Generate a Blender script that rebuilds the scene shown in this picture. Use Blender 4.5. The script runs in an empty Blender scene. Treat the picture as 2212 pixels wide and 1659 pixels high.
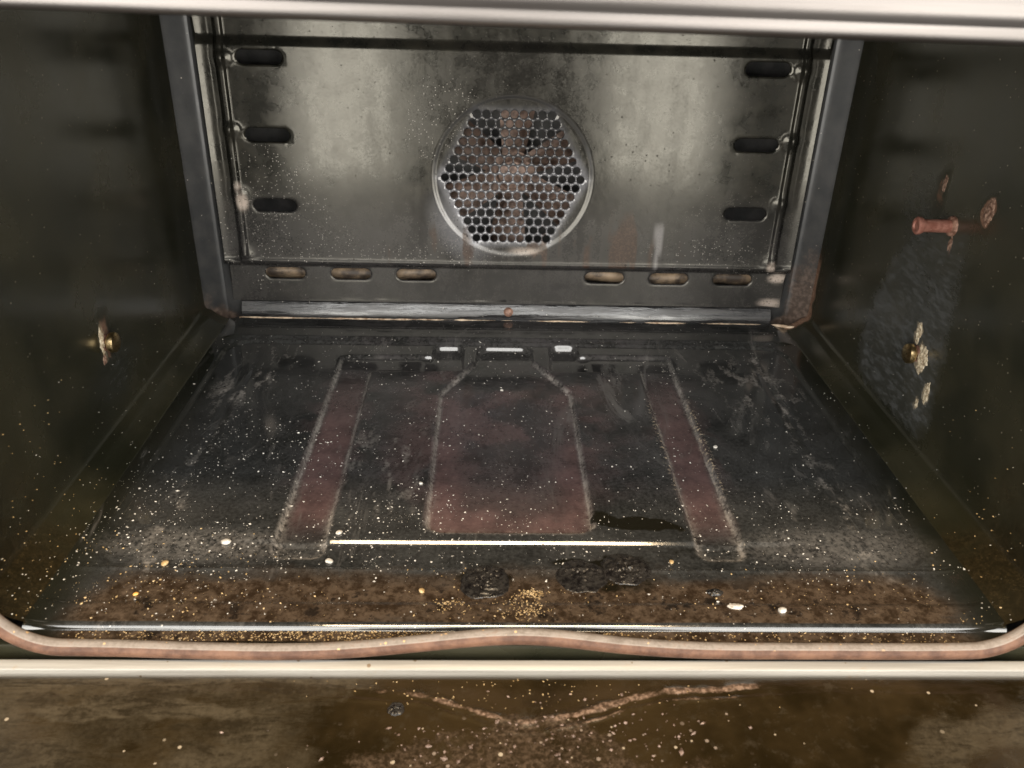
import bpy, bmesh, math, random
import numpy as np
from mathutils import Vector, Matrix
from mathutils.geometry import delaunay_2d_cdt

random.seed(7); rng = np.random.default_rng(11)
scene = bpy.context.scene
COL = scene.collection

# ------------------------------------------------------------------ camera, light, exposure
# X right, Y into the oven (back panel at y = 0), Z up (oven floor at z = 0), metres
pitch, yaw, roll = -0.4875, -0.0358, 0.0289
Rm = Matrix.Rotation(yaw, 3, 'Z') @ Matrix.Rotation(pitch, 3, 'X')
rt, fw, up = Rm @ Vector((1, 0, 0)), Rm @ Vector((0, 1, 0)), Rm @ Vector((0, 0, 1))
r2 = rt * math.cos(roll) + up * math.sin(roll)
u2 = up * math.cos(roll) - rt * math.sin(roll)
cam_data = bpy.data.cameras.new('camera')
cam = bpy.data.objects.new('camera', cam_data); COL.objects.link(cam)
cam.matrix_world = Matrix(((r2.x, u2.x, -fw.x, -0.0219), (r2.y, u2.y, -fw.y, -0.7383), (r2.z, u2.z, -fw.z, 0.324), (0, 0, 0, 1)))
cam_data.sensor_width = 36; cam_data.lens = 36 * 1820.07 / 2212
cam_data.clip_start = 0.01; cam_data.clip_end = 50
cam_data.dof.use_dof = True; cam_data.dof.focus_distance = 0.60
cam_data.dof.aperture_fstop = cam_data.lens / 1000 / 0.0022
scene.camera = cam

world = bpy.data.worlds.new('World'); scene.world = world; world.use_nodes = True
bg = world.node_tree.nodes['Background']
bg.inputs[0].default_value = (1.0, 0.94, 0.86, 1); bg.inputs[1].default_value = 0.16

def area_light(name, loc, target, sx, sy, power, col):
    d = bpy.data.lights.new(name, 'AREA'); d.shape = 'RECTANGLE'; d.size = sx; d.size_y = sy
    d.energy = power; d.color = col
    o = bpy.data.objects.new(name, d); COL.objects.link(o); o.location = loc
    o.rotation_euler = (Vector(target) - Vector(loc)).to_track_quat('-Z', 'Y').to_euler()
    return o
# added panels standing in for the bright kitchen, to both sides of and above the photographer, and the ceiling lamp above the open door
area_light('kitchen_fill_panel', (-0.75, -1.75, 0.11), (-0.75, 0, 0.11), 0.95, 0.98, 19.5, (1.0, 0.97, 0.90))
area_light('kitchen_fill_panel', (0.80, -1.75, 0.11), (0.80, 0, 0.11), 0.95, 0.98, 19.5, (1.0, 0.97, 0.90))
area_light('kitchen_fill_panel', (0.02, -1.75, 1.12), (0.02, 0, 1.12), 2.5, 1.0, 40, (1.0, 0.98, 0.94))
area_light('ceiling_lamp', (0.0, -1.05, 1.55), (0, -0.35, 0), 0.80, 0.18, 20, (1.0, 0.75, 0.46))

scene.view_settings.view_transform = 'Standard'; scene.view_settings.look = 'None'
scene.view_settings.exposure = 0.5; scene.view_settings.gamma = 1
scene.render.engine = 'CYCLES'
scene.cycles.max_bounces = 6; scene.cycles.glossy_bounces = 4; scene.cycles.diffuse_bounces = 2
scene.cycles.use_denoising = True
scene.cycles.use_adaptive_sampling = True; scene.cycles.adaptive_threshold = 0.02
scene.cycles.sample_clamp_indirect = 4.0

# ------------------------------------------------------------------ object helpers
def tag(o, label=None, cat=None, group=None, kind=None):
    if label: o['label'] = label
    if cat: o['category'] = cat
    if group: o['group'] = group
    if kind: o['kind'] = kind
    return o
def empty(name, loc=(0, 0, 0)):
    o = bpy.data.objects.new(name, None); COL.objects.link(o); o.location = loc
    o.empty_display_size = 0.02
    return o
def link(name, me, mat, parent=None, loc=None):
    o = bpy.data.objects.new(name, me); COL.objects.link(o)
    if mat: me.materials.append(mat)
    if parent:
        o.parent = parent
        pl = parent.location
        o.location = Vector(loc) - pl if loc else -Vector(pl)
    elif loc: o.location = loc
    return o
def mesh_np(name, verts, faces, smooth=True, sharp=None, attrs=None):
    me = bpy.data.meshes.new(name)
    me.from_pydata([tuple(v) for v in verts], [], faces)
    if attrs:
        for k, a in attrs.items():
            at = me.attributes.new(k, 'FLOAT', 'POINT'); at.data.foreach_set('value', np.asarray(a, np.float32))
    if smooth: me.polygons.foreach_set('use_smooth', [True] * len(me.polygons))
    me.update()
    if smooth and sharp: me.set_sharp_from_angle(angle=math.radians(sharp))
    return me
def grid_mesh(name, P, attrs=None, flip=False):
    """P: (n, m, 3) array of points"""
    n, m = P.shape[:2]
    idx = np.arange(n * m).reshape(n, m)
    f = np.stack([idx[:-1, :-1], idx[1:, :-1], idx[1:, 1:], idx[:-1, 1:]], -1).reshape(-1, 4)
    if flip: f = f[:, ::-1]
    me = bpy.data.meshes.new(name)
    me.vertices.add(n * m); me.vertices.foreach_set('co', P.reshape(-1).astype(np.float32))
    nf = len(f)
    me.loops.add(nf * 4); me.loops.foreach_set('vertex_index', f.reshape(-1).astype(np.int32))
    me.polygons.add(nf); me.polygons.foreach_set('loop_start', np.arange(0, nf * 4, 4, dtype=np.int32))
    me.polygons.foreach_set('use_smooth', np.ones(nf, bool))
    me.update(calc_edges=True)
    if attrs:
        for k, a in attrs.items():
            at = me.attributes.new(k, 'FLOAT', 'POINT'); at.data.foreach_set('value', np.asarray(a, np.float32).reshape(-1))
    return me
def box_me(name, x0, x1, y0, y1, z0, z1, bevel=0.0, seg=2):
    bm = bmesh.new()
    bmesh.ops.create_cube(bm, size=1)
    for v in bm.verts:
        v.co = Vector(((x0 + x1) / 2 + v.co.x * (x1 - x0), (y0 + y1) / 2 + v.co.y * (y1 - y0), (z0 + z1) / 2 + v.co.z * (z1 - z0)))
    if bevel: bmesh.ops.bevel(bm, geom=bm.edges[:], offset=bevel, segments=seg, profile=0.5, affect='EDGES')
    me = bpy.data.meshes.new(name); bm.to_mesh(me); bm.free()
    if bevel:
        me.polygons.foreach_set('use_smooth', [True] * len(me.polygons)); me.set_sharp_from_angle(angle=math.radians(35))
    return me
def lathe_me(name, prof, axis='X', n=28, sharp=35):
    """prof: list of (t along axis, radius)"""
    vs, fs = [], []
    for t, r in prof:
        for k in range(n):
            a = 2 * math.pi * k / n; c, s = r * math.cos(a), r * math.sin(a)
            vs.append((t, c, s) if axis == 'X' else (c, t, s) if axis == 'Y' else (c, s, t))
    for i in range(len(prof) - 1):
        for k in range(n):
            a, b = i * n + k, i * n + (k + 1) % n
            fs.append((a, b, b + n, a + n))
    fs.append(tuple(range(n))); fs.append(tuple(range((len(prof) - 1) * n, len(prof) * n))[::-1])
    bm = bmesh.new()
    bv = [bm.verts.new(v) for v in vs]
    for f in fs:
        try: bm.faces.new([bv[i] for i in f])
        except ValueError: pass
    bmesh.ops.recalc_face_normals(bm, faces=bm.faces[:])
    me = bpy.data.meshes.new(name); bm.to_mesh(me); bm.free()
    me.polygons.foreach_set('use_smooth', [True] * len(me.polygons)); me.set_sharp_from_angle(angle=math.radians(sharp))
    return me

# value noise in numpy for irregular stains and lumps
def _h(ix, iy, s):
    n = (ix.astype(np.int64) * 374761393 + iy.astype(np.int64) * 668265263 + s * 1442695041) & 0x7fffffff
    n = (n ^ (n >> 13)) * 1274126177 & 0x7fffffff
    return ((n ^ (n >> 16)) & 0xffff) / 65535.0
def vn(x, y, s=0):
    x = np.asarray(x, float); y = np.asarray(y, float)
    ix, iy = np.floor(x), np.floor(y); fx, fy = x - ix, y - iy
    fx, fy = fx * fx * (3 - 2 * fx), fy * fy * (3 - 2 * fy)
    a, b, c, d = _h(ix, iy, s), _h(ix + 1, iy, s), _h(ix, iy + 1, s), _h(ix + 1, iy + 1, s)
    return (a * (1 - fx) + b * fx) * (1 - fy) + (c * (1 - fx) + d * fx) * fy
def fbm(x, y, s=0, o=4):
    t = 0; a = 0.5
    for i in range(o):
        t = t + a * vn(np.asarray(x) * 2 ** i + 17.3 * i, np.asarray(y) * 2 ** i - 9.1 * i, s + i); a *= 0.5
    return t / (1 - 0.5 ** o)
def sst(a, b, x):
    t = np.clip((np.asarray(x, float) - a) / (b - a), 0, 1); return t * t * (3 - 2 * t)
def ell(x, y, cx, cy, rx, ry, ang=0, soft=0.25):
    c, s = math.cos(ang), math.sin(ang); dx, dy = x - cx, y - cy
    d = np.sqrt(((dx * c + dy * s) / rx) ** 2 + ((-dx * s + dy * c) / ry) ** 2)
    return 1 - sst(1 - soft, 1 + soft, d)
def sd_poly(px, py, poly):
    p = np.asarray(poly, float); n = len(p)
    d = np.full(px.shape, 1e9); inside = np.zeros(px.shape, bool)
    for i in range(n):
        a, b = p[i], p[(i + 1) % n]
        ex, ey = b - a; wx, wy = px - a[0], py - a[1]
        t = np.clip((wx * ex + wy * ey) / (ex * ex + ey * ey), 0, 1)
        d = np.minimum(d, np.hypot(wx - ex * t, wy - ey * t))
        c = (a[1] > py) != (b[1] > py)
        with np.errstate(divide='ignore', invalid='ignore'):
            xin = (b[0] - a[0]) * (py - a[1]) / (b[1] - a[1]) + a[0]
        inside ^= c & (px < xin)
    return np.where(inside, -d, d)
def inset(poly, r):
    p = np.asarray(poly, float); n = len(p)
    area = sum(p[i][0] * p[(i + 1) % n][1] - p[(i + 1) % n][0] * p[i][1] for i in range(n))
    s = 1 if area > 0 else -1
    out = []
    for i in range(n):
        e0 = p[i] - p[i - 1]; e1 = p[(i + 1) % n] - p[i]
        n0 = np.array([-e0[1], e0[0]]) / np.hypot(*e0) * s; n1 = np.array([-e1[1], e1[0]]) / np.hypot(*e1) * s
        b = n0 + n1; k = r * 2 / (b @ b)
        out.append(p[i] + b * k)
    return out
def sd_round(px, py, poly, r): return sd_poly(px, py, inset(poly, r)) - r

# ------------------------------------------------------------------ material helpers
class S:
    """a node socket with arithmetic"""
    def __init__(s, nt, sock): s.nt, s.k = nt, sock
    def _m(s, op, o, rev=False):
        n = s.nt.nodes.new('ShaderNodeMath'); n.operation = op
        a, b = (o, s) if rev else (s, o)
        for i, q in enumerate((a, b)):
            if q is None: continue
            if isinstance(q, S): s.nt.links.new(q.k, n.inputs[i])
            else: n.inputs[i].default_value = q
        return S(s.nt, n.outputs[0])
    def __add__(s, o): return s._m('ADD', o)
    __radd__ = __add__
    def __sub__(s, o): return s._m('SUBTRACT', o)
    def __rsub__(s, o): return s._m('SUBTRACT', o, True)
    def __mul__(s, o): return s._m('MULTIPLY', o)
    __rmul__ = __mul__
    def min(s, o): return s._m('MINIMUM', o)
    def max(s, o): return s._m('MAXIMUM', o)
    def pow(s, o): return s._m('POWER', o)
    def st(s, a, b, lo=0.0, hi=1.0):
        n = s.nt.nodes.new('ShaderNodeMapRange'); n.interpolation_type = 'SMOOTHSTEP'
        s.nt.links.new(s.k, n.inputs[0])
        for i, q in enumerate((a, b, lo, hi)): n.inputs[1 + i].default_value = q
        return S(s.nt, n.outputs[0])
class Mat:
    def __init__(s, name):
        s.m = bpy.data.materials.new(name); s.m.use_nodes = True; s.nt = s.m.node_tree
        s.b = s.nt.nodes['Principled BSDF']; s.tc = s.nt.nodes.new('ShaderNodeTexCoord')
        s.co = s.tc.outputs['Object']; s.c = None
    def scaled(s, sc, off=(0, 0, 0)):
        n = s.nt.nodes.new('ShaderNodeMapping'); s.nt.links.new(s.co, n.inputs[0])
        n.inputs['Scale'].default_value = sc; n.inputs['Location'].default_value = off
        return n.outputs[0]
    def noise(s, scale, detail=4, rough=0.55, co=None, dist=0.0):
        n = s.nt.nodes.new('ShaderNodeTexNoise'); s.nt.links.new(co or s.co, n.inputs['Vector'])
        n.inputs['Scale'].default_value = scale; n.inputs['Detail'].default_value = detail
        n.inputs['Roughness'].default_value = rough; n.inputs['Distortion'].default_value = dist
        return S(s.nt, n.outputs[0])
    def vor(s, scale, co=None, rnd=1.0, out='Distance'):
        n = s.nt.nodes.new('ShaderNodeTexVoronoi'); s.nt.links.new(co or s.co, n.inputs['Vector'])
        n.inputs['Scale'].default_value = scale; n.inputs['Randomness'].default_value = rnd
        return S(s.nt, n.outputs[out])
    def specks(s, scale, size, keep, co=None):
        """sparse dots: voronoi cells whose random value passes `keep`"""
        n = s.nt.nodes.new('ShaderNodeTexVoronoi'); s.nt.links.new(co or s.co, n.inputs['Vector'])
        n.inputs['Scale'].default_value = scale
        sep = s.nt.nodes.new('ShaderNodeSeparateColor'); s.nt.links.new(n.outputs['Color'], sep.inputs[0])
        r = S(s.nt, sep.outputs[0]); g = S(s.nt, sep.outputs[1])
        d = S(s.nt, n.outputs['Distance'])
        k = d - g * size
        return k.st(0.0, -0.05) * r.st(1 - keep, 1 - keep + 0.01)
    def attr(s, name):
        n = s.nt.nodes.new('ShaderNodeAttribute'); n.attribute_name = name; return S(s.nt, n.outputs['Fac'])
    def xyz(s):
        n = s.nt.nodes.new('ShaderNodeSeparateXYZ'); s.nt.links.new(s.co, n.inputs[0])
        return [S(s.nt, n.outputs[i]) for i in range(3)]
    def layer(s, col, fac=None):
        """paint a colour over what is there by a factor; col may be a pair of colours with a noise socket"""
        if isinstance(col[0], tuple):
            a, b, t = col
            n = s.nt.nodes.new('ShaderNodeMix'); n.data_type = 'RGBA'
            n.inputs['A'].default_value = (*a, 1); n.inputs['B'].default_value = (*b, 1); s.nt.links.new(t.k, n.inputs['Factor'])
            src = n.outputs['Result']
        else: src = None
        if s.c is None:
            if src is None:
                n = s.nt.nodes.new('ShaderNodeRGB'); n.outputs[0].default_value = (*col, 1); src = n.outputs[0]
            s.c = src; return s
        n = s.nt.nodes.new('ShaderNodeMix'); n.data_type = 'RGBA'; n.clamp_factor = True
        s.nt.links.new(s.c, n.inputs['A'])
        if src is None: n.inputs['B'].default_value = (*col, 1)
        else: s.nt.links.new(src, n.inputs['B'])
        if isinstance(fac, S): s.nt.links.new(fac.k, n.inputs['Factor'])
        else: n.inputs['Factor'].default_value = fac
        s.c = n.outputs['Result']; return s
    def done(s, rough=0.4, metal=0.0, ior=1.5, bump=None, dist=0.001, strength=0.5, coat=0.0, coat_rough=0.1, spec=0.5):
        b = s.b
        if s.c is not None: s.nt.links.new(s.c, b.inputs['Base Color'])
        for key, q in (('Roughness', rough), ('Metallic', metal), ('IOR', ior), ('Coat Weight', coat), ('Coat Roughness', coat_rough), ('Specular IOR Level', spec)):
            if isinstance(q, S): s.nt.links.new(q.k, b.inputs[key])
            else: b.inputs[key].default_value = q
        if bump is not None:
            n = s.nt.nodes.new('ShaderNodeBump'); n.inputs['Strength'].default_value = strength; n.inputs['Distance'].default_value = dist
            s.nt.links.new(bump.k, n.inputs['Height']); s.nt.links.new(n.outputs[0], b.inputs['Normal'])
        return s.m

# ---- enamel of side walls, top and frame: near-black olive enamel, speckled and streaked with grease
def enamel(name, attrs=True):
    m = Mat(name)
    big = m.noise(14, 3); fine = m.noise(160, 2)
    m.layer(((0.016, 0.016, 0.009), (0.033, 0.030, 0.017), big.st(0.35, 0.7)))
    m.layer((0.050, 0.036, 0.022), m.noise(45, 4, 0.7).st(0.60, 0.85) * 0.45)
    m.layer((0.30, 0.26, 0.20), m.specks(420, 0.28, 0.05) * 0.6)
    rough = 0.17 + big.st(0.3, 0.8) * 0.12 + fine * 0.05
    if attrs:
        g = m.attr('scuff'); ra = m.attr('rust'); pale = m.attr('pale'); brown = m.attr('brown')
        scr = m.noise(34, 4, 0.7, m.scaled((1, 2.6, 9))).st(0.42, 0.70); n3 = m.noise(230, 3, 0.8) * 0.5 + m.noise(620, 3, 0.75) * 0.5
        m.layer(((0.012, 0.008, 0.003), (0.042, 0.028, 0.012), n3.st(0.4, 0.7)), (brown * 1.2 - n3 * 0.5 - big * 0.5).st(-0.15, 0.75) * 0.7)
        sg = (g * (0.35 + 0.9 * scr)).min(1.0)
        m.layer((0.080, 0.082, 0.080), sg)
        m.layer(((0.16, 0.075, 0.045), (0.36, 0.22, 0.15), n3.st(0.4, 0.6)), (ra * 1.4 - n3 * 1.7).st(0.0, 0.35) * 0.7)
        m.layer(((0.36, 0.27, 0.16), (0.62, 0.54, 0.40), m.noise(320, 2).st(0.35, 0.65)), (pale * 1.2 - n3 * 1.6).st(0.05, 0.5) * 0.5)
        rough = (rough + sg * 0.30 + ra * 0.3 + pale * 0.4).min(0.9)
    return m.done(rough, ior=1.55, bump=m.noise(30, 2), dist=0.0007, strength=0.22)

def mat_floor():
    m = Mat('floor_enamel')
    big = m.noise(11, 3); mid = m.noise(48, 4, 0.65); fine = m.noise(380, 3, 0.7); gn = m.noise(120, 4, 0.75)
    heat = m.attr('scorch'); dust_edge_light = m.attr('dust_edge_light'); grease = m.attr('grease'); wet = m.attr('wet'); sand = m.attr('sand')
    m.layer(((0.012, 0.0125, 0.012), (0.024, 0.023, 0.022), big.st(0.3, 0.7)))
    m.layer((0.080, 0.060, 0.064), ((mid * 0.6 + fine * 0.4).st(0.36, 0.72) * 0.42) * m.attr('tint'))
    m.layer((0.080, 0.082, 0.080), ((mid * 0.3 + fine * 0.5 + big * 0.2).st(0.36, 0.66) * 0.48))
    m.layer(((0.010, 0.011, 0.008), (0.020, 0.019, 0.013), big.st(0.35, 0.7)), m.attr('rim'))
    hm = (heat * (0.60 + 0.65 * mid)).min(1.0)
    m.layer(((0.078, 0.046, 0.045), (0.150, 0.090, 0.086), (gn * 0.4 + mid * 0.4 + fine * 0.2).st(0.30, 0.70)), hm * 0.80)
    wipe = m.noise(26, 4, 0.72, m.scaled((1.0, 0.22, 1), (3, 1, 0)), 1.4).st(0.56, 0.72)
    m.layer((0.17, 0.16, 0.15), wipe * 0.50)
    m.layer((0.36, 0.33, 0.30), (dust_edge_light * ((fine * 0.6 + gn * 0.4).st(0.36, 0.62))).min(1.0) * 0.80)
    gk = (grease * 1.5 - gn * 0.6 - mid * 0.3).st(-0.05, 0.60)
    m.layer(((0.026, 0.016, 0.009), (0.105, 0.074, 0.050), (gn * 0.6 + mid * 0.2 + fine * 0.2).st(0.40, 0.62)), gk)
    m.layer((0.007, 0.005, 0.004), gk * (mid * 0.6 + gn * 0.4).st(0.53, 0.60) * 0.9)
    wk = (wet * 1.5 - gn * 0.9 - mid * 0.4).st(0.0, 0.55)
    m.layer((0.008, 0.007, 0.004), wk * 0.95)
    m.layer((0.52, 0.42, 0.29), sand * fine.st(0.55, 0.62))
    m.layer((0.60, 0.57, 0.53), m.specks(520, 0.30, 0.10) * 0.8)
    rough = (0.055 + big.st(0.3, 0.7) * 0.05 + fine * 0.04 + hm * 0.08 + dust_edge_light * 0.25 + gk * 0.16 + wipe * 0.10 - wk * 0.15).min(0.85).max(0.06)
    return m.done(rough, ior=1.80, bump=mid * 0.35 + grease * gn * 1.0, dist=0.0008, strength=0.25)

def mat_panel():
    m = Mat('fan_panel_enamel')
    big = m.noise(16, 3); mid = m.noise(60, 4, 0.65); fine = m.noise(600, 2, 0.7)
    streak = m.noise(60, 4, 0.7, m.scaled((1, 1, 0.12)))
    rust = m.attr('rust'); pale = m.attr('pale'); bare = m.attr('bare'); drip = m.attr('drip'); dark_reflection = m.attr('dark_reflection')
    m.layer(((0.012, 0.012, 0.010), (0.026, 0.024, 0.019), mid.st(0.35, 0.7)))
    m.layer((0.036, 0.034, 0.036), m.attr('film') * (0.2 + 0.9 * mid))
    m.layer((0.22, 0.22, 0.235), bare * 0.9)
    m.layer(((0.028, 0.014, 0.010), (0.075, 0.045, 0.033), fine.st(0.4, 0.65)), (rust * 1.2 - mid * 0.9 - fine * 0.4).st(0.0, 0.35) * 0.8)
    sk = (dark_reflection * 1.2 - mid * 0.5).st(0.2, 0.5)
    m.layer((0.012, 0.011, 0.010), sk * 0.6)
    dk = (m.specks(330, 0.36, 0.25) + m.specks(700, 0.36, 0.22)).min(1.0) * (mid.st(0.30, 0.55))
    m.layer((0.012, 0.010, 0.008), dk * 0.9)
    lt = m.specks(620, 0.40, 0.25) * (pale * 1.3 - mid * 0.9).st(0.0, 0.4)
    m.layer((0.42, 0.39, 0.36), lt)
    m.layer((0.20, 0.19, 0.19), drip)
    m.layer((0.50, 0.42, 0.36), m.attr('chip') * fine.st(0.30, 0.42))
    rough = (0.075 + mid.st(0.35, 0.65) * 0.07 + fine.st(0.3, 0.7) * 0.07 + streak.st(0.4, 0.7) * 0.05 + m.attr('film') * 0.10 + pale * 0.04 + rust * 0.16 + sk * 0.03 + dk * 0.4 + lt * 0.4).min(0.8)
    s_ = m.done(rough, bare * 0.35, ior=1.50, bump=mid, dist=0.0006, strength=0.12)
    m.b.inputs['Specular Tint'].default_value = (1.0, 0.955, 0.84, 1)
    return s_

def mat_back():
    m = Mat('back_wall_enamel')
    mid = m.noise(60, 5, 0.65); fine = m.noise(420, 4)
    x, y, z = m.xyz()
    m.layer(((0.022, 0.023, 0.024), (0.036, 0.035, 0.034), mid.st(0.35, 0.7)))
    rt_ = x.st(0.245, 0.275) * z.st(0.16, 0.0)
    lf = x.st(-0.245, -0.275) * z.st(0.10, 0.0) * 0.6
    low = z.st(0.012, -0.002) * 0.6
    m.layer(((0.08, 0.048, 0.032), (0.20, 0.14, 0.105), m.noise(220, 3).st(0.4, 0.65)), ((rt_ + lf + low) * 1.3 - m.noise(70, 4, 0.7) * 1.2).st(0.05, 0.50) * 0.55)
    m.layer((0.45, 0.40, 0.34), m.specks(480, 0.30, 0.03))
    return m.done(0.22 + mid * 0.2, ior=1.45, bump=m.noise(25, 2), dist=0.0006, strength=0.3)

def simple(name, a, b, scale, rough, metal=0.0, ior=1.5, bscale=None, bstr=0.4, bdist=0.0005, lo=0.35, hi=0.65, extra=None):
    m = Mat(name)
    m.layer((a, b, m.noise(scale, 5, 0.65).st(lo, hi)))
    if extra: extra(m)
    return m.done(rough + 0.15 * m.noise(scale * 1.7, 4), metal, ior, bump=m.noise(bscale or scale, 3, 0.7), dist=bdist, strength=bstr)

M_WALL = enamel('side_wall_enamel'); M_ENAMEL = enamel('black_enamel', False)
M_FLOOR = mat_floor(); M_PANEL = mat_panel(); M_BACK = mat_back()
M_RUST = simple('rusted_steel', (0.10, 0.045, 0.028), (0.30, 0.17, 0.12), 260, 0.55)
M_FAN = simple('scorched_fan_metal', (0.10, 0.062, 0.046), (0.34, 0.235, 0.19), 120, 0.40, 0.2)
M_BRASS = simple('tarnished_brass', (0.38, 0.27, 0.13), (0.60, 0.46, 0.25), 320, 0.22, 1.0)
M_PROBE = simple('oxidised_copper', (0.22, 0.085, 0.06), (0.34, 0.16, 0.12), 300, 0.45, 0.25)
M_DARK = simple('sooty_steel', (0.035, 0.035, 0.036), (0.075, 0.072, 0.070), 60, 0.5)
M_ELEMENT = simple('element_sheath', (0.06, 0.045, 0.035), (0.36, 0.26, 0.17), 45, 0.45, lo=0.38, hi=0.62)
M_BEAD = simple('rusty_sealant', (0.26, 0.15, 0.08), (0.78, 0.62, 0.46), 190, 0.7, lo=0.3, hi=0.62)
M_CHAR = simple('burnt_sugar', (0.006, 0.005, 0.005), (0.030, 0.027, 0.024), 300, 0.14, bscale=500, bstr=0.6, bdist=0.0008)
M_RESIDUE = simple('pink_residue', (0.09, 0.055, 0.038), (0.28, 0.20, 0.165), 300, 0.5)
M_CRUMB = simple('pale_crumb', (0.36, 0.33, 0.29), (0.72, 0.69, 0.64), 300, 0.6)
M_GOLD = simple('toasted_crumb', (0.34, 0.22, 0.09), (0.62, 0.46, 0.25), 200, 0.35)
M_AMBER = simple('orange_crumb', (0.60, 0.28, 0.05), (0.85, 0.50, 0.16), 200, 0.4)

def mat_trim():
    m = Mat('brushed_steel_trim')
    br = m.noise(300, 4, 0.6, m.scaled((0.02, 1, 1)))
    m.layer(((0.135, 0.124, 0.118), (0.20, 0.185, 0.177), br.st(0.3, 0.7)))
    m.layer((0.30, 0.20, 0.12), m.noise(30, 5, 0.7).st(0.66, 0.80) * 0.4)
    return m.done(0.34 + 0.1 * br, 1.0, bump=br, dist=0.0003, strength=0.15)
M_TRIM = mat_trim()
def mat_lower():
    m = Mat('lower_strip_enamel')
    st = m.noise(40, 4, 0.7, m.scaled((0.35, 1, 5))); mid = m.noise(90, 3)
    m.layer(((0.012, 0.012, 0.013), (0.040, 0.038, 0.037), st.st(0.4, 0.65)))
    m.layer((0.30, 0.27, 0.24), m.specks(480, 0.32, 0.05))
    return m.done((0.05 + st.st(0.38, 0.62) * 0.35).min(0.5), ior=1.65, bump=st, dist=0.0008, strength=0.5)
M_LOWER = mat_lower()
def mat_strip():
    m = Mat('worn_steel_strip')
    br = m.noise(300, 4, 0.6, m.scaled((0.03, 1, 1)))
    m.layer(((0.24, 0.228, 0.205), (0.35, 0.335, 0.305), br.st(0.3, 0.7)))
    m.layer((0.30, 0.18, 0.07), m.noise(55, 5, 0.7).st(0.62, 0.80) * 0.5)
    m.layer((0.12, 0.07, 0.03), m.specks(300, 0.4, 0.10) * 0.8)
    return m.done(0.45 + 0.12 * br, 0.25, bump=br, dist=0.0003, strength=0.2)
M_STRIP = mat_strip()
def mat_gasket():
    m = Mat('silicone_gasket')
    top = m.attr('dusty'); n1 = m.noise(55, 5, 0.7); n2 = m.noise(420, 4, 0.7)
    m.layer(((0.065, 0.030, 0.018), (0.16, 0.082, 0.050), n1.st(0.35, 0.68)))
    m.layer(((0.18, 0.148, 0.124), (0.31, 0.272, 0.242), (n1 * 0.6 + n2 * 0.4).st(0.35, 0.62)), top.st(0.30, 0.55))
    m.layer((0.16, 0.085, 0.05), (n1 * 0.6 + n2 * 0.4).st(0.52, 0.62) * 0.45)
    m.layer((0.05, 0.028, 0.016), m.noise(18, 4, 0.7).st(0.55, 0.72) * 0.45)
    m.layer((0.62, 0.42, 0.22), m.specks(420, 0.40, 0.12) * top.st(0.1, 0.5))
    return m.done(0.52 + 0.2 * n2, ior=1.45, bump=n1 * 0.4 + n2 * 0.45, dist=0.0007, strength=0.7)
M_GASKET = mat_gasket()
def mat_door():
    m = Mat('door_enamel')
    big = m.noise(13, 4, 0.7); mid = m.noise(110, 5, 0.78); fine = m.noise(420, 3, 0.7)
    st = m.nt.nodes.new('ShaderNodeMapping'); m.nt.links.new(m.co, st.inputs[0]); st.inputs['Rotation'].default_value = (0, 0, 0.5); st.inputs['Scale'].default_value = (0.45, 2.2, 1)
    sm = m.noise(60, 5, 0.75, st.outputs[0], 0.8)
    grime = m.attr('grime'); film = m.attr('film'); crust = m.attr('crust')
    m.layer(((0.013, 0.0085, 0.003), (0.034, 0.022, 0.009), big.st(0.35, 0.65)))
    m.layer((0.060, 0.048, 0.032), mid.st(0.52, 0.75) * 0.5)
    fk = (film * 1.5 - sm * 1.5).st(-0.1, 0.55)
    m.layer(((0.022, 0.016, 0.008), (0.085, 0.067, 0.042), (sm * 0.6 + fine * 0.2 + mid * 0.2).st(0.40, 0.60)), fk * 0.85)
    low = m.noise(55, 5, 0.72)
    gk = (grime * 1.15 - low * 1.5 - mid * 0.35).st(-0.02, 0.22)
    m.layer(((0.024, 0.015, 0.007), (0.098, 0.066, 0.042), (mid * 0.4 + fine * 0.6).st(0.42, 0.62)), gk * 0.85)
    ck = (crust * 1.6 - mid * 1.5).st(0.0, 0.45)
    m.layer(((0.060, 0.034, 0.018), (0.25, 0.165, 0.115), fine.st(0.40, 0.65)), ck)
    m.layer((0.24, 0.19, 0.15), m.specks(300, 0.36, 0.14) * grime.st(0.15, 0.6))
    m.layer((0.40, 0.33, 0.24), m.specks(240, 0.30, 0.06))
    rough = (0.15 + big * 0.10 + fk * 0.18 + gk * 0.16 + ck * 0.3).min(0.85)
    return m.done(rough, ior=1.52, bump=mid * (0.25 + grime * 1.0 + crust * 1.4) + sm * film * 0.4, dist=0.0010, strength=0.5)
M_DOOR = mat_door()

# ------------------------------------------------------------------ the oven
W, DEPTH, TOP = 0.283, 0.402, 0.300            # half width, front edge, cavity height
oven = empty('oven')
tag(oven, 'dirty black enamel oven cavity with fan grille in its back and embossed floor', 'oven')

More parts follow.
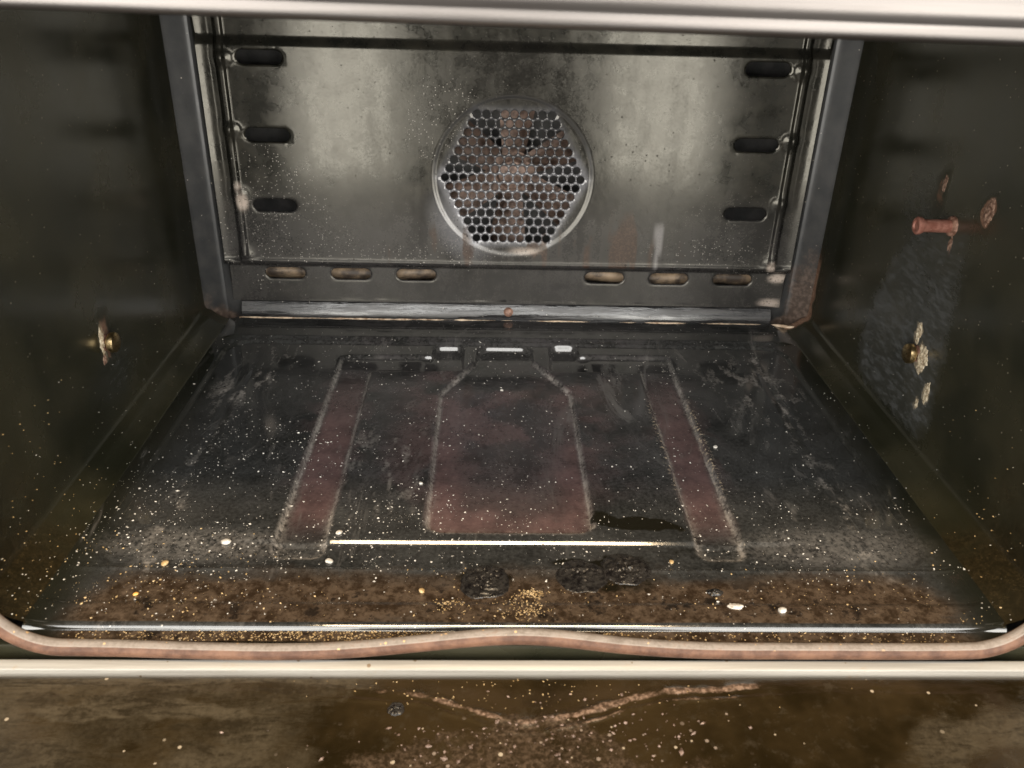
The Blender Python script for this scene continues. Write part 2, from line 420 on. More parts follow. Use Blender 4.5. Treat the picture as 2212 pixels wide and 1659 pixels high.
# ---- side walls with the cove down to the floor
CO = 0.021
def wall_profile():
    pts = [(0.2616, -0.0060), (0.2618, 0.0016), (0.2630, 0.0021)]
    for t in np.linspace(0.15, 1, 7): pts.append((0.262 + 0.0150 * t, 0.0020 + 0.0085 * (0.35 * t + 0.65 * t * t)))
    cx, cz = 0.2775, 0.0162                                        # tight bend up to the wall
    for a in np.linspace(math.radians(-52), 0, 8): pts.append((cx + 0.0055 * math.cos(a), cz + 0.0055 * math.sin(a) - 0.0012 * (math.cos(a) < .99) * 0))
    for z in np.linspace(0.0185, TOP, 175): pts.append((W, z))
    return np.array(pts)
prof = wall_profile()
ys = np.linspace(-DEPTH, -0.0078, 260)
for sgn in (-1, 1):
    P = np.zeros((len(ys), len(prof), 3))
    P[..., 0] = sgn * prof[None, :, 0]; P[..., 1] = ys[:, None]; P[..., 2] = prof[None, :, 1]
    Y, Z = P[..., 1], P[..., 2]
    nz = fbm(Y * 60, Z * 60, 3)
    brown = np.clip(sst(-0.24, -0.36, Y) * sst(0.16, 0.02, Z) * (.4 + .6 * nz) + sst(-.33, -.37, Y) * sst(.03, .004, Z) * .6, 0, 1)
    Y0, Z0 = Y, Z; Y = Y + .010 * (fbm(Y0 * 110, Z0 * 110, 7) - .5); Z = Z + .010 * (fbm(Y0 * 110 + 9, Z0 * 110, 8) - .5)
    scuff = np.zeros_like(Y); rust = np.zeros_like(Y); pale = np.zeros_like(Y)
    if sgn > 0:
        lens = ell(Y, Z, -0.196, 0.078, 0.064, 0.098, 0.45, 0.10) * sst(-0.252, -0.236, Y - 0.10 * (Z - 0.03)) * sst(0.013, 0.022, Z)
        lens *= 1 - sst(0.075, 0.20, Z) * 0.75
        scuff = lens * (0.62 + 0.5 * nz)
        scuff += ell(Y, Z, -0.16, 0.165, 0.02, 0.03, 0, 0.8) * 0.25
        pale = np.maximum.reduce([ell(Y, Z, -0.215, 0.071, 0.010, 0.012, 0, .35), ell(Y, Z, -0.203, 0.085, 0.005, 0.010, 0.3, .4),
                                  ell(Y, Z, -0.232, 0.052, 0.006, 0.010, 0, .4), ell(Y, Z, -0.224, 0.040, 0.004, 0.006, 0, .5) * .9,
                                  ell(Y, Z, -0.186, 0.186, 0.005, 0.009, 0, .5) * .8])
        rust = np.maximum.reduce([ell(Y, Z, -0.243, 0.183, 0.008, 0.012, 0.2, .35), ell(Y, Z, -0.212, 0.150, 0.005, 0.008, 0, .5) * .7,
                                  ell(Y, Z, -0.183, 0.179, 0.007, 0.013, 0, .5) * .7, sst(-0.022, -0.010, Y) * (sst(0.10, 0.02, Z) * .8 + .5 * sst(.24, .10, Z))])
    else:
        pale = np.maximum.reduce([ell(Y, Z, -0.210, 0.076, 0.0045, 0.012, 0.0, .5), ell(Y, Z, -0.212, 0.061, 0.0045, 0.005, 0, .5) * .9])
        rust = np.maximum.reduce([ell(Y, Z, -0.206, 0.074, 0.008, 0.018, 0.0, .5) * .8, sst(-0.024, -0.014, Y) * sst(0.06, 0.015, Z) * .6])
        scuff = ell(Y, Z, -0.20, 0.045, 0.03, 0.02, 0, .8) * .25
    me = grid_mesh('side_wall', P, {'scuff': scuff, 'rust': rust, 'pale': pale, 'brown': brown}, flip=sgn < 0)
    link('side_wall', me, M_WALL, oven)

# ---- top of the cavity, back corners, back wall frame, housing
link('top_wall', box_me('top_wall', -W - 0.01, W + 0.01, -DEPTH, 0.01, TOP, TOP + 0.004), M_ENAMEL, oven)
for sgn in (-1, 1):
    pr = [(0.2831, -0.0080)] + [(0.2826 - 0.0150 * t, -0.0076 + 0.0106 * t) for t in np.linspace(0.0, 0.95, 8)] + [(0.2668, 0.0034), (0.2655, 0.0039)]
    zs = np.linspace(-0.002, TOP, 60)
    P = np.zeros((len(pr), len(zs), 3))
    for i, (x, y) in enumerate(pr): P[i, :, 0] = sgn * x; P[i, :, 1] = y
    P[..., 2] = zs[None, :]
    link('corner_panel', grid_mesh('corner_panel', P, flip=sgn > 0), M_BACK, oven)
bw = empty('back_wall'); bw.parent = oven
for nm, b in (('frame_rail', (-0.2656, 0.2656, 0.0040, 0.0060, -0.006, 0.026)), ('frame_rail', (-0.2656, 0.2656, 0.0040, 0.0060, 0.262, TOP)),
              ('frame_stile', (-0.2656, -0.243, 0.0040, 0.0060, 0.026, 0.262)), ('frame_stile', (0.243, 0.2656, 0.0040, 0.0060, 0.026, 0.262))):
    o = link(nm, box_me(nm, *b), M_BACK); o.parent = bw
hb = bmesh.new()
bmesh.ops.create_cube(hb, size=1)
for v in hb.verts: v.co = Vector((v.co.x * 0.50, 0.0262 + v.co.y * 0.040, 0.144 + v.co.z * 0.25))
bmesh.ops.delete(hb, geom=[f for f in hb.faces if f.normal.y < -0.5], context='FACES')
me = bpy.data.meshes.new('fan_housing'); hb.to_mesh(me); hb.free()
link('fan_housing', me, M_DARK, oven)
# sheathed element running behind the lower slots
def tube(path, rad, n=12, prof=None, closed=False):
    """path (k,3); rad scalar or (k,); returns verts, faces; frames from a fixed reference"""
    path = np.asarray(path, float); k = len(path)
    tang = np.gradient(path, axis=0); tang /= np.linalg.norm(tang, axis=1)[:, None]
    ref = np.array([0, 1.0, 0])
    vs = []
    rad = np.full(k, rad) if np.isscalar(rad) else rad
    for i in range(k):
        s = np.cross(tang[i], ref); s /= np.linalg.norm(s)
        u = np.cross(s, tang[i])
        for j in range(n):
            a = 2 * math.pi * j / n
            q = prof[j] if prof is not None else 1.0
            vs.append(path[i] + rad[i] * q * (math.cos(a) * s + math.sin(a) * u))
    fs = []
    for i in range(k - 1):
        for j in range(n):
            a, b = i * n + j, i * n + (j + 1) % n
            fs.append((a, a + n, b + n, b))
    fs.append(tuple(range(n))); fs.append(tuple(range((k - 1) * n, k * n))[::-1])
    return vs, fs
xs = np.linspace(-0.236, 0.236, 80)
pth = np.stack([xs, 0.024 + 0.004 * fbm(xs * 18, xs * 0, 5), 0.0385 + 0.007 * (fbm(xs * 14, xs * 0 + 3, 8) - .5)], -1)
v, f = tube(pth, 0.0070 * (0.85 + 0.4 * fbm(xs * 40, xs * 0, 2)), 14)
link('heating_element', mesh_np('heating_element', v, f), M_ELEMENT, oven)

# ---- fan panel: one pressed sheet with slots, perforated grille, ribs and steps
SLOTS = [(s * 0.209, z, 0.019, 0.0056) for s in (-1, 1) for z in (0.2325, 0.1707, 0.110)] + \
        [(x, 0.0457, 0.0183, 0.0054) for x in (-0.207, -0.147, -0.087, 0.0876, 0.148, 0.208)]
FC = (0.0, 0.1375)
HOLES = []
for r in range(15):
    n = 16 - abs(r - 7)
    for k in range(n): HOLES.append((FC[0] + (k - (n - 1) / 2) * 0.0079, FC[1] + (7 - r) * 0.00775))
HR = 0.00342
def panel_depth(x, z):
    """how far the sheet stands proud of the back plane, towards the camera"""
    ax = np.abs(x)
    d = 0.0012 + 0.0043 * sst(0.0525, 0.0572, z) * (1 - sst(0.2405, 0.2495, z))
    d = d + 0.0012 * np.exp(-((z - 0.0592) / 0.0018) ** 2)                      # rolled lip above the step
    d = d - 0.0030 * sst(0.2435, 0.2455, ax) * sst(0.056, 0.060, z) + 0.0036 * sst(0.2455, 0.2612, ax) * np.clip((ax - .2455) / .0157, 0, 1) * sst(.056, .06, z)
    cx = 0.2400
    bulb = sum(np.exp(-(((ax - cx + 0.0015) / 0.0058) ** 2 + ((z - q) / 0.0052) ** 2)) for q in (0.232, 0.1752, 0.1200, 0.0645))
    rib = np.exp(-((ax - cx) / 0.0030) ** 4) * sst(0.060, 0.066, z)
    d = d + 0.0026 * rib + 0.0034 * bulb
    rr = np.hypot(x - FC[0], z - FC[1])
    d = d - 0.0014 * (1 - sst(0.0664, 0.0708, rr))
    for hx, hz in HOLES:
        near = (np.abs(x - hx) < .0042) & (np.abs(z - hz) < .0042)
        e = np.hypot(x[near] - hx, z[near] - hz) - HR
        d[near] -= 0.00055 * np.clip(1 - e / 0.00055, 0, 1) ** 2
    d = d + 0.0005 * (fbm(x * 12, z * 12, 21) - 0.5)
    for cx_, cz_, hl, hh in SLOTS:
        e = np.hypot(np.maximum(np.abs(x - cx_) - (hl - hh), 0), z - cz_) - hh
        d = d - 0.0009 * np.clip(1 - e / 0.0018, 0, 1) ** 2
    return d
def slot_loop(cx, cz, hl, hh, n=7):
    pts = []
    for k in range(n): a = -math.pi / 2 + math.pi * k / (n - 1); pts.append((cx + hl - hh + hh * math.cos(a), cz + hh * math.sin(a)))
    for k in range(n): a = math.pi / 2 + math.pi * k / (n - 1); pts.append((cx - hl + hh + hh * math.cos(a), cz + hh * math.sin(a)))
    return pts
outline = [(-0.2575, 0.0185), (0.2575, 0.0185), (0.2575, 0.0535), (0.2612, 0.0540), (0.2612, 0.285), (-0.2612, 0.285), (-0.2612, 0.0540), (-0.2575, 0.0535)]
loops = [outline] + [slot_loop(*s) for s in SLOTS]
loops += [[(hx + HR * math.cos(a), hz + HR * math.sin(a)) for a in np.linspace(0, 2 * math.pi, 15)[:-1]] for hx, hz in HOLES]
pv, pe, pf = [], [], []
for lp in loops:
    s = len(pv); pv += [Vector(p) for p in lp]
    pe += [(s + i, s + (i + 1) % len(lp)) for i in range(len(lp))]; pf.append(list(range(s, len(pv))))
gx = np.unique(np.concatenate([np.arange(-0.259, 0.2591, 0.0028), *[sg * np.arange(0.2290, 0.2505, 0.0008) for sg in (-1, 1)]]))
gz = np.unique(np.concatenate([np.arange(0.0205, 0.283, 0.0028), np.arange(0.0510, 0.0630, 0.0007), np.arange(0.2385, 0.2515, 0.0010)]))
GX, GZ = np.meshgrid(gx, gz)
gxf, gzf = GX.ravel(), GZ.ravel()
keep = np.ones(len(gxf), bool)
for cx, cz, hl, hh in SLOTS:
    dx = np.maximum(np.abs(gxf - cx) - (hl - hh), 0); keep &= np.hypot(dx, gzf - cz) > hh + 0.0024
rr = np.hypot(gxf - FC[0], gzf - FC[1])
for hx, hz in HOLES: keep &= np.hypot(gxf - hx, gzf - hz) > HR + 0.0009
keep &= ~((gzf < 0.0545) & (np.abs(gxf) > 0.2570))
ring = [(FC[0] + r * math.cos(a), FC[1] + r * math.sin(a)) for r in (0.0660, 0.0672, 0.0684, 0.0696, 0.0708, 0.0720) for a in np.linspace(0, 2 * math.pi, 161)[:-1]]
keep &= ~((rr > 0.0652) & (rr < 0.0728))
for hx, hz in HOLES: ring += [(hx + (HR + .00042) * math.cos(a + .2), hz + (HR + .00042) * math.sin(a + .2)) for a in np.linspace(0, 2 * math.pi, 15)[:-1]]
for cx, cz, hl, hh in SLOTS:
    for o_ in (0.0005, 0.0011, 0.0018): ring += slot_loop(cx, cz, hl + o_, hh + o_, 9) + [(cx + t * (hl - hh), cz + s_ * (hh + o_)) for t in np.linspace(-.85, .85, 12) for s_ in (-1, 1)]
pv += [Vector((a, b)) for a, b in zip(gxf[keep], gzf[keep])] + [Vector(p) for p in ring]
V2, E2, F2, *_ = delaunay_2d_cdt(pv, pe, [], 0, 1e-6)
V2 = np.array([(p.x, p.y) for p in V2])
F2 = np.array([t[:3] for t in F2]); cen = V2[F2].mean(1)
okf = ~((cen[:, 1] < 0.0535) & (np.abs(cen[:, 0]) > 0.2575))
for cx, cz, hl, hh in SLOTS:
    dx = np.maximum(np.abs(cen[:, 0] - cx) - (hl - hh), 0); okf &= np.hypot(dx, cen[:, 1] - cz) > hh * 0.985
for hx, hz in HOLES: okf &= np.hypot(cen[:, 0] - hx, cen[:, 1] - hz) > HR * 0.97
F2 = F2[okf].tolist()
D = panel_depth(V2[:, 0], V2[:, 1])
bm = bmesh.new()
bv = [bm.verts.new((x, -d, z)) for (x, z), d in zip(V2, D)]
for t in F2:
    a, b, c = t[:3]
    u1, u2_ = V2[b] - V2[a], V2[c] - V2[a]
    if u1[0] * u2_[1] - u1[1] * u2_[0] < 0: b, c = c, b
    try: bm.faces.new((bv[a], bv[b], bv[c]))
    except ValueError: pass
be = [e for e in bm.edges if e.is_boundary]
ex = bmesh.ops.extrude_edge_only(bm, edges=be)
for g in ex['geom']:
    if isinstance(g, bmesh.types.BMVert): g.co.y += 0.0011
bm.normal_update()
me = bpy.data.meshes.new('fan_panel'); bm.to_mesh(me); bm.free()
me.polygons.foreach_set('use_smooth', [True] * len(me.polygons)); me.set_sharp_from_angle(angle=math.radians(50))
co = np.zeros(len(me.vertices) * 3, np.float32); me.vertices.foreach_get('co', co); co = co.reshape(-1, 3)
X, Z = co[:, 0], co[:, 2]; R_ = np.hypot(X - FC[0], Z - FC[1])
A = {}
low = sst(0.15, 0.07, Z)
nsx = fbm(X * 110, Z * 9, 35)
A['rust'] = sst(.40, .62, nsx) * np.clip(low * (ell(X, Z, 0.085, 0.085, 0.07, 0.07, 0, .6) + ell(X, Z, -0.075, 0.075, 0.05, 0.05, 0, .6) * .8) + .15 * low, 0, 1) * sst(0.05, 0.06, Z) \
    + 0.35 * ell(X, Z, 0.01, 0.073, 0.02, 0.006, 0, .5)
A['pale'] = np.clip(ell(X, Z, -0.215, 0.10, 0.05, 0.06, 0, .7) + .8 * ell(X, Z, -0.06, 0.185, 0.035, 0.04, 0, .7) + 0.45 * ell(X, Z, 0.19, 0.10, 0.07, 0.05, 0, .6) + .35 * sst(.10, .06, Z) + .3 * ell(X, Z, -.09, .08, .1, .03, 0, .6), 0, 1)
hexr = np.maximum(np.abs(X - FC[0]) * 0.89 + np.abs(Z - FC[1]) * 0.5, np.abs(Z - FC[1]) * 1.0)
A['bare'] = np.clip(1 - sst(0.056, 0.064, hexr), 0, 1) * .9 + .5 * ell(X, Z, -.045, .095, .02, .03, 0.6, .6) + .25 * np.exp(-((R_ - .0688) / .0018) ** 2)
A['dark_reflection'] = ell(X, Z, 0.0, 0.200, 0.085, 0.055, 0, .5) * .9 + ell(X, Z, -.05, .178, .03, .03, 0, .6) * .8  # dark reflection of the person in front, painted into the panel colour
wob = 0.0012 * (fbm(X * 0 + 2, Z * 90, 4) - .5)
A['film'] = np.clip(sst(.15, .08, Z) * (.4 + .9 * fbm(X * 20, Z * 20, 33)), 0, 1)
A['drip'] = (1 - sst(0.0030, 0.0040, np.abs(X - 0.1335 + wob - 0.02 * (Z - .08)) / np.clip(0.45 + (Z - 0.06) * 22, 0.35, 1.15))) * sst(0.052, 0.058, Z) * (1 - sst(0.094, 0.103, Z)) * .8
A['chip'] = np.maximum.reduce([ell(X, Z, -0.2365, 0.113, 0.0045, 0.007, 0, .5), ell(X, Z, 0.2405, 0.061, .004, .005, 0, .5), ell(X, Z, -.239, .127, .003, .003, 0, .5) * .7,
                               ell(X, Z, 0.250, 0.048, 0.008, 0.004, 0, .5), ell(X, Z, 0.247, 0.023, 0.010, 0.004, 0, .6) * .8, ell(X, Z, .012, .0715, .012, .003, 0, .6) * .5])
for k, a in A.items():
    at = me.attributes.new(k, 'FLOAT', 'POINT'); at.data.foreach_set('value', a.astype(np.float32))
fan_panel = link('fan_panel', me, M_PANEL, oven)

# ---- lower strip under the panel with its rusted screw
pr = [(0.0010, 0.0182), (0.0002, 0.0178), (-0.0006, 0.0166), (-0.0018, 0.0140), (-0.0032, 0.0112), (-0.0042, 0.0092), (-0.0048, 0.0072), (-0.0050, 0.0055), (-0.0050, 0.0040), (-0.0049, 0.0015)]
xs = np.linspace(-0.2505, 0.2495, 120)
P = np.zeros((len(pr), len(xs), 3)); P[..., 0] = xs[None]
for i, (y, z) in enumerate(pr):
    P[i, :, 1] = y + 0.0007 * (fbm(xs * 22, xs * 0 + 5, 31) - .5); P[i, :, 2] = z
strip = link('lower_strip', grid_mesh('lower_strip', P, flip=True), M_LOWER, oven)
o = link('screw', lathe_me('screw', [(0.0, 0.0045), (-0.0012, 0.0044), (-0.0022, 0.0035), (-0.0027, 0.0018), (-0.0025, 0.0009)], 'Y', 20), M_RUST)
o.parent = strip; o.location = (-0.001, -0.0030, 0.0108); o.rotation_euler = (math.radians(-22), 0, 0)

# ---- floor pan: pressed sheet with element channels
BOTTLE = [(-.028, -.0575), (.018, -.0575), (.0195, -.086), (.047, -.140), (.047, -.322), (-.058, -.322), (-.058, -.143), (-.0305, -.088)]
LL = [(-.067, -.0575), (-.042, -.0575), (-.041, -.104), (-.118, -.107), (-.117, -.346), (-.148, -.346), (-.146, -.079), (-.068, -.077)]
RL = [(.036, -.056), (.059, -.056), (.060, -.073), (.139, -.073), (.136, -.346), (.108, -.346), (.110, -.103), (.033, -.103)]
OUT = [(-.2485, -.356), (.2445, -.356), (.2445, -.0545), (-.2485, -.0545)]
_prof = [(-.4110, -.0032), (-.4045, -.0030), (-.4036, -.0029), (-.40335, -.0027), (-.4031, -.0021), (-.4027, -.00145), (-.4022, -.00085), (-.4015, -.00035), (-.4008, -.00008), (-.3998, .0000),
         (-.3868, .0000), (-.3850, -.0004), (-.3835, -.0012), (-.3600, -.0013), (-.3580, -.0012), (-.3562, -.0006), (-.3545, -.0016),
         (-.3348, -.0023), (-.3338, -.0023), (-.3332, -.0022), (-.3325, -.0018), (-.3318, -.00126), (-.3310, -.00064), (-.3304, -.0002), (-.3299, .0000), (-.3270, .0000),
         (-.0560, .0000), (-.0520, .0002), (-.0495, .0010), (-.0480, .0019), (-.0465, .0022), (-.0300, .0024), (-.0285, .0023), (-.0275, .0026), (-.0260, .0026), (-.0100, .0024), (-.0050, .0024)]
PY = np.array([p[0] for p in _prof]); PZ = np.array([p[1] for p in _prof])
def floor_h(x, y):
    h = np.interp(y, PY, PZ)
    soft = np.interp(y, [-.352, -.318], [-.0020, 0.0])
    k = sst(.125, .19, np.abs(x)) * (y < -.318) * (y > -.352)
    h = h * (1 - k) + soft * k
    so = sd_round(x, y, OUT, 0.022)
    h = h + 0.0020 * sst(-0.0016, 0.0020, so) * sst(-.36, -.345, y)
    for poly, r, dep in ((BOTTLE, 0.011, .0034), (LL, 0.007, .0036), (RL, 0.007, .0036)):
        s = sd_round(x, y, poly, r)
        deep = dep + 0.0016 * sst(-0.085, -0.06, y)
        fr = sst(-.352, -.325, y) * .85 + .15
        rear = 0.0006 * sst(-.078, -.070, y)
        ext = 0.0013 * sst(.068, .076, np.abs(x + .004)) * sst(-.115, -.10, y)
        h = h - deep * fr * (1 - ext / .0013 * .3) * (1 - sst(-0.0013 - ext - rear, 0.0014 + ext * .6 + rear, s))
    h = h - 0.0012 * sst(0.006, 0.0, np.abs(np.abs(x + .003) - 0.2165)) * sst(-.34, -.31, y) * sst(-.06, -.08, y) * 0.5
    h = h + 0.0007 * (fbm(x * 9, y * 9, 41) - .5)
    t = sst(.248, .2618, np.abs(x)) * (y > -.4005)
    h = h * (1 - t) + .0017 * t
    return h
ysf = np.unique(np.concatenate([np.arange(-0.4108, -0.404, 0.0008), np.arange(-0.404, -0.400, 0.0002), np.arange(-0.400, -0.334, 0.0007), np.arange(-0.334, -0.328, 0.0003), np.arange(-0.328, -0.112, 0.0013), np.arange(-0.112, -0.0055, 0.0005)]))
xsf = np.linspace(-0.2628, 0.2628, 440)
XX, YY = np.meshgrid(xsf, ysf, indexing='ij')
ZZ = floor_h(XX, YY)
sb, sl, sr = (sd_round(XX, YY, p, r) for p, r in ((BOTTLE, .011), (LL, .007), (RL, .007)))
smin = np.minimum.reduce([sb, sl, sr])
nz1 = fbm(XX * 35, YY * 35, 51); nz2 = fbm(XX * 90, YY * 90, 61)
leg = np.maximum(1 - sst(-.006, .003 , sl + .010 * (nz1 - .5)), 1 - sst(-.006, .003, sr + .010 * (nz1 - .5))) * sst(-.095, -.14, YY) * sst(-.335, -.29, YY) * (0.55 + .45 * sst(-.13, -.20, YY))
edge_b = (1 - sst(-.006, .004, sb)) * (sst(-.032, -.004, sb) * .95 * (.3 + 1.2 * nz1) + .12 + .45 * sst(-.22, -.30, YY)) * sst(-.115, -.16, YY)
nearb = sst(.050, .0, sb) * sst(-.08, -.13, YY) * sst(-.31, -.24, YY) * .60 * sst(.35, .65, nz1)
nearl = np.maximum(sst(.02, .0, sl), sst(.02, .0, sr)) * sst(-.11, -.15, YY) * sst(-.29, -.24, YY) * .25 * (nz1 > .5)
heat = np.clip(np.maximum.reduce([leg, edge_b * (.5 + .8 * nz1), nearb * (.4 + nz1), nearl]), 0, 1)
dust_edge_light = np.clip(np.exp(-((smin + .0006) / .0013) ** 2) * (.35 + 1.2 * nz2) * (1 - .9 * sst(-.12, -.075, YY)) * (.6 + .6 * sst(.35, .6, nz1)), 0, 1) + .35 * np.exp(-((smin + .003) / .003) ** 2) * sst(-.25, -.31, YY) * nz2  # pale dust, strengthened along groove edges to paint the light they catch
scl = np.exp(-((np.abs(XX + .003) - .216 + .012 * (nz1 - .5)) / .006) ** 2) * sst(.52, .66, nz2) * sst(-.05, -.07, YY)
nzs = fbm(XX * 210, YY * 60, 63, 5)
scl = scl * sst(.35, .7, nzs) * .8 + ell(XX, YY, -.212, -.115, .020, .055, -.25, .5) * sst(.52, .66, nzs) * .8 + ell(XX, YY, .20, -.13, .03, .06, .3, .6) * sst(.54, .68, nzs) * .6 + ell(XX, YY, -.09, -.24, .03, .07, .1, .6) * sst(.58, .70, nzs) * .4
scl += ell(XX, YY, -.19, -.335, .05, .012, 0, .6) * .35 + ell(XX, YY, .19, -.335, .05, .015, 0, .6) * .25
dust_edge_light = np.clip(dust_edge_light + scl + np.exp(-((sb - .0009) / .0012) ** 2) * sst(-.310, -.318, YY) * (.5 + .8 * nz2), 0, 1)
nz3 = fbm(XX * 16, YY * 55, 55)
grease = np.clip(sst(-.325, -.395, YY + .050 * (nz3 - .5)) * (.40 + 1.0 * nz3), 0, 1)
grease = np.clip(grease + sst(.225, .255, np.abs(XX)) * sst(-.26, -.34, YY) * .15, 0, 1)
clean = sst(-.4040, -.4036, YY) * (1 - sst(-.4006, -.3994, YY))
grease *= 1 - clean
rim = sst(.232, .260, np.abs(XX))
grease *= 1 - .75 * sst(.215, .258, np.abs(XX))
XW = XX + .040 * (fbm(XX * 45, YY * 45, 57) - .5); YW = YY + .016 * (fbm(XX * 45 + 7, YY * 60, 58) - .5)
wet = np.clip(ell(XW, YW, .072, -.312, .026, .007, -.25, .35) + ell(XW, YW, .10, -.338, .036, .008, -.1, .6) * .55 + ell(XW, YW, .045, -.347, .03, .006, .1, .4) * .8 + ell(XW, YW, -.02, -.364, .020, .013, 0, .5) * .75 + ell(XW, YW, .05, -.362, .034, .015, 0, .5) * .7 , 0, 1)
sand = np.clip(np.exp(-((sr - .001) / .0022) ** 2) * sst(-.30, -.24, YY) * sst(-.14, -.18, YY), 0, 1)
P = np.stack([XX, YY, ZZ], -1)
link('floor_pan', grid_mesh('floor_pan', P, {'scorch': heat, 'dust_edge_light': dust_edge_light, 'grease': grease, 'wet': wet, 'sand': sand, 'rim': rim, 'tint': sst(.20, .10, np.abs(XX + .004)) * sst(-.31, -.26, YY) * (.5 + nz1)}, flip=False), M_FLOOR, oven)

# ---- rusty bead of sealant along the back seam
xs = np.linspace(-0.252, 0.279, 260)
pth = np.stack([xs, -0.0086 + 0.0015 * (fbm(xs * 60, xs * 0, 71) - .5) - 0.008 * sst(.255, .279, xs), 0.0032 + 0.0010 * (fbm(xs * 80, xs * 0 + 4, 72) - .5)], -1)
v, f = tube(pth, 0.0016 * (0.45 + 1.1 * fbm(xs * 70, xs * 0, 73)), 8)
link('seal_bead', mesh_np('seal_bead', v, f), M_BEAD, oven)

# ---- front frame: ledge under the cavity edge, vertical face, jambs and fascia
link('front_frame', box_me('front_frame', -0.34, 0.34, -0.4118, -0.404, -0.060, -0.0048, 0.0008), M_ENAMEL, oven)
for s in (-1, 1):
    x0, x1 = sorted((s * 0.2835, s * 0.34))
    link('side_frame', box_me('side_frame', x0, x1, -0.4115, -0.400, -0.006, 0.33, 0.001), M_ENAMEL, oven)
link('control_fascia', box_me('control_fascia', -0.36, 0.36, -0.4190, -0.400, 0.335, 0.52, 0.003), M_ENAMEL, oven)
for nm, b in (('casing_panel', (-0.35, -0.345, -0.404, 0.09, -0.07, 0.40)), ('casing_panel', (0.345, 0.35, -0.404, 0.09, -0.07, 0.40)),
              ('casing_panel', (-0.345, 0.345, 0.085, 0.09, -0.07, 0.40)), ('casing_panel', (-0.345, 0.345, -0.404, 0.085, -0.07, -0.066)), ('casing_panel', (-0.345, 0.345, -0.404, 0.085, 0.396, 0.40))):
    link(nm, box_me(nm, *b), M_DARK, oven)
# steel trim across the top of the opening, a rolled profile
pr = [(-0.404, 0.3005), (-0.420, 0.2985), (-0.4275, 0.2972), (-0.4300, 0.2968), (-0.4316, 0.2975), (-0.4323, 0.2990), (-0.4325, 0.3010), (-0.4322, 0.3022), (-0.4324, 0.3030), (-0.4335, 0.3045),
      (-0.4340, 0.3070), (-0.4340, 0.3120), (-0.4335, 0.3180), (-0.4310, 0.3240), (-0.425, 0.330), (-0.415, 0.336), (-0.404, 0.3362)]
xs = np.linspace(-0.36, 0.36, 60)
P = np.zeros((len(pr), len(xs), 3)); P[..., 0] = xs[None]
for i, (y, z) in enumerate(pr): P[i, :, 1] = y; P[i, :, 2] = z - 0.0105 * xs
me = grid_mesh('top_trim', P, flip=True)
link('top_trim', me, M_TRIM, oven)

# ---- door gasket: a silicone tube with a moulded seam, hooked up in the middle
half = []
zc = -0.0030
for x in np.linspace(0, 0.235, 80): half.append((x, zc + 0.0088 * math.exp(-(x / 0.052) ** 2) - 0.0016 * math.sin(math.pi * min(x / .235, 1)) * (x > 0.05) * sst(.05, .12, x)))
for a in np.linspace(0, math.pi / 2, 26)[1:]: half.append((0.235 + 0.036 * math.sin(a), zc + 0.036 * (1 - math.cos(a))))
for z in np.linspace(0.040, 0.290, 30): half.append((0.271, z))
h = np.array(half)
path = np.concatenate([np.stack([-h[::-1, 0], h[::-1, 1]], -1), h[1:]])
k = len(path)
path = np.stack([path[:, 0], np.full(k, -0.4160) - 0.0006 * np.sin(path[:, 0] * 35), path[:, 1] + .0006 * (fbm(path[:, 0] * 20, path[:, 0] * 0, 81) - .5)], -1)
NP = 36
angs = np.arange(NP) / NP * 2 * math.pi
tang = np.gradient(path, axis=0); tang /= np.linalg.norm(tang, axis=1)[:, None]
side = np.cross(tang, np.array([0, 1.0, 0])); side /= np.linalg.norm(side, axis=1)[:, None]   # lies in the frame plane, across the tube
fr = np.array([0, -1.0, 0])
inn = -side if side[k // 2][2] < 0 else side          # points up / to the opening
GP = np.zeros((k, NP + 1, 3)); dustv = np.zeros((k, NP + 1))
for j in range(NP + 1):
    a = 2 * math.pi * j / NP                            # 0 = towards the opening, 90 deg = to the front
    q = 0.0043 * (1 + 0.17 * math.exp(-((a - math.radians(43)) / 0.07) ** 2) - 0.05 * math.exp(-((a - math.radians(55)) / 0.09) ** 2))
    GP[:, j] = path + q * (math.cos(a) * inn + math.sin(a) * fr)
    dd = abs((a - math.radians(5) + math.pi) % (2 * math.pi) - math.pi)
    dustv[:, j] = 1 - sst(math.radians(26), math.radians(44), dd)
link('door_gasket', grid_mesh('door_gasket', GP, {'dusty': dustv}, flip=True), M_GASKET, oven)

# ---- rack studs and temperature probe on the side walls
def stud(sgn, y, z):
    st = link('rack_stud', lathe_me('rack_stud', [(0.0, 0.0030), (0.0030, 0.0030), (0.0031, 0.0062), (0.0040, 0.0070), (0.0058, 0.0072), (0.0075, 0.0068), (0.0086, 0.0052), (0.0091, 0.0020)], 'X', 32, 28), M_BRASS)
    st.parent = oven; st.location = (sgn * W, y, z); st.rotation_euler = (0, 0, math.pi if sgn > 0 else 0)
    w = link('washer', lathe_me('washer', [(-0.0004, 0.0060), (0.0010, 0.0058), (0.0012, 0.0034)], 'X', 24), M_RUST)
    w.parent = st
stud(-1, -0.2085, 0.0715); stud(1, -0.2085, 0.0712)
pb = link('temperature_probe', lathe_me('temperature_probe', [(0.0, 0.0044), (0.019, 0.0042), (0.0205, 0.0050), (0.0220, 0.0058), (0.0238, 0.0058), (0.0246, 0.0050), (0.0246, 0.0036), (0.0236, 0.0030)], 'X', 32, 30), M_PROBE)
pb.parent = oven; pb.location = (W, -0.2085, 0.1640); pb.rotation_euler = (0, 0, math.pi)
cl = link('collar', lathe_me('collar', [(-0.0005, 0.0068), (0.0016, 0.0064), (0.0024, 0.0050)], 'X', 24), M_RUST); cl.parent = pb

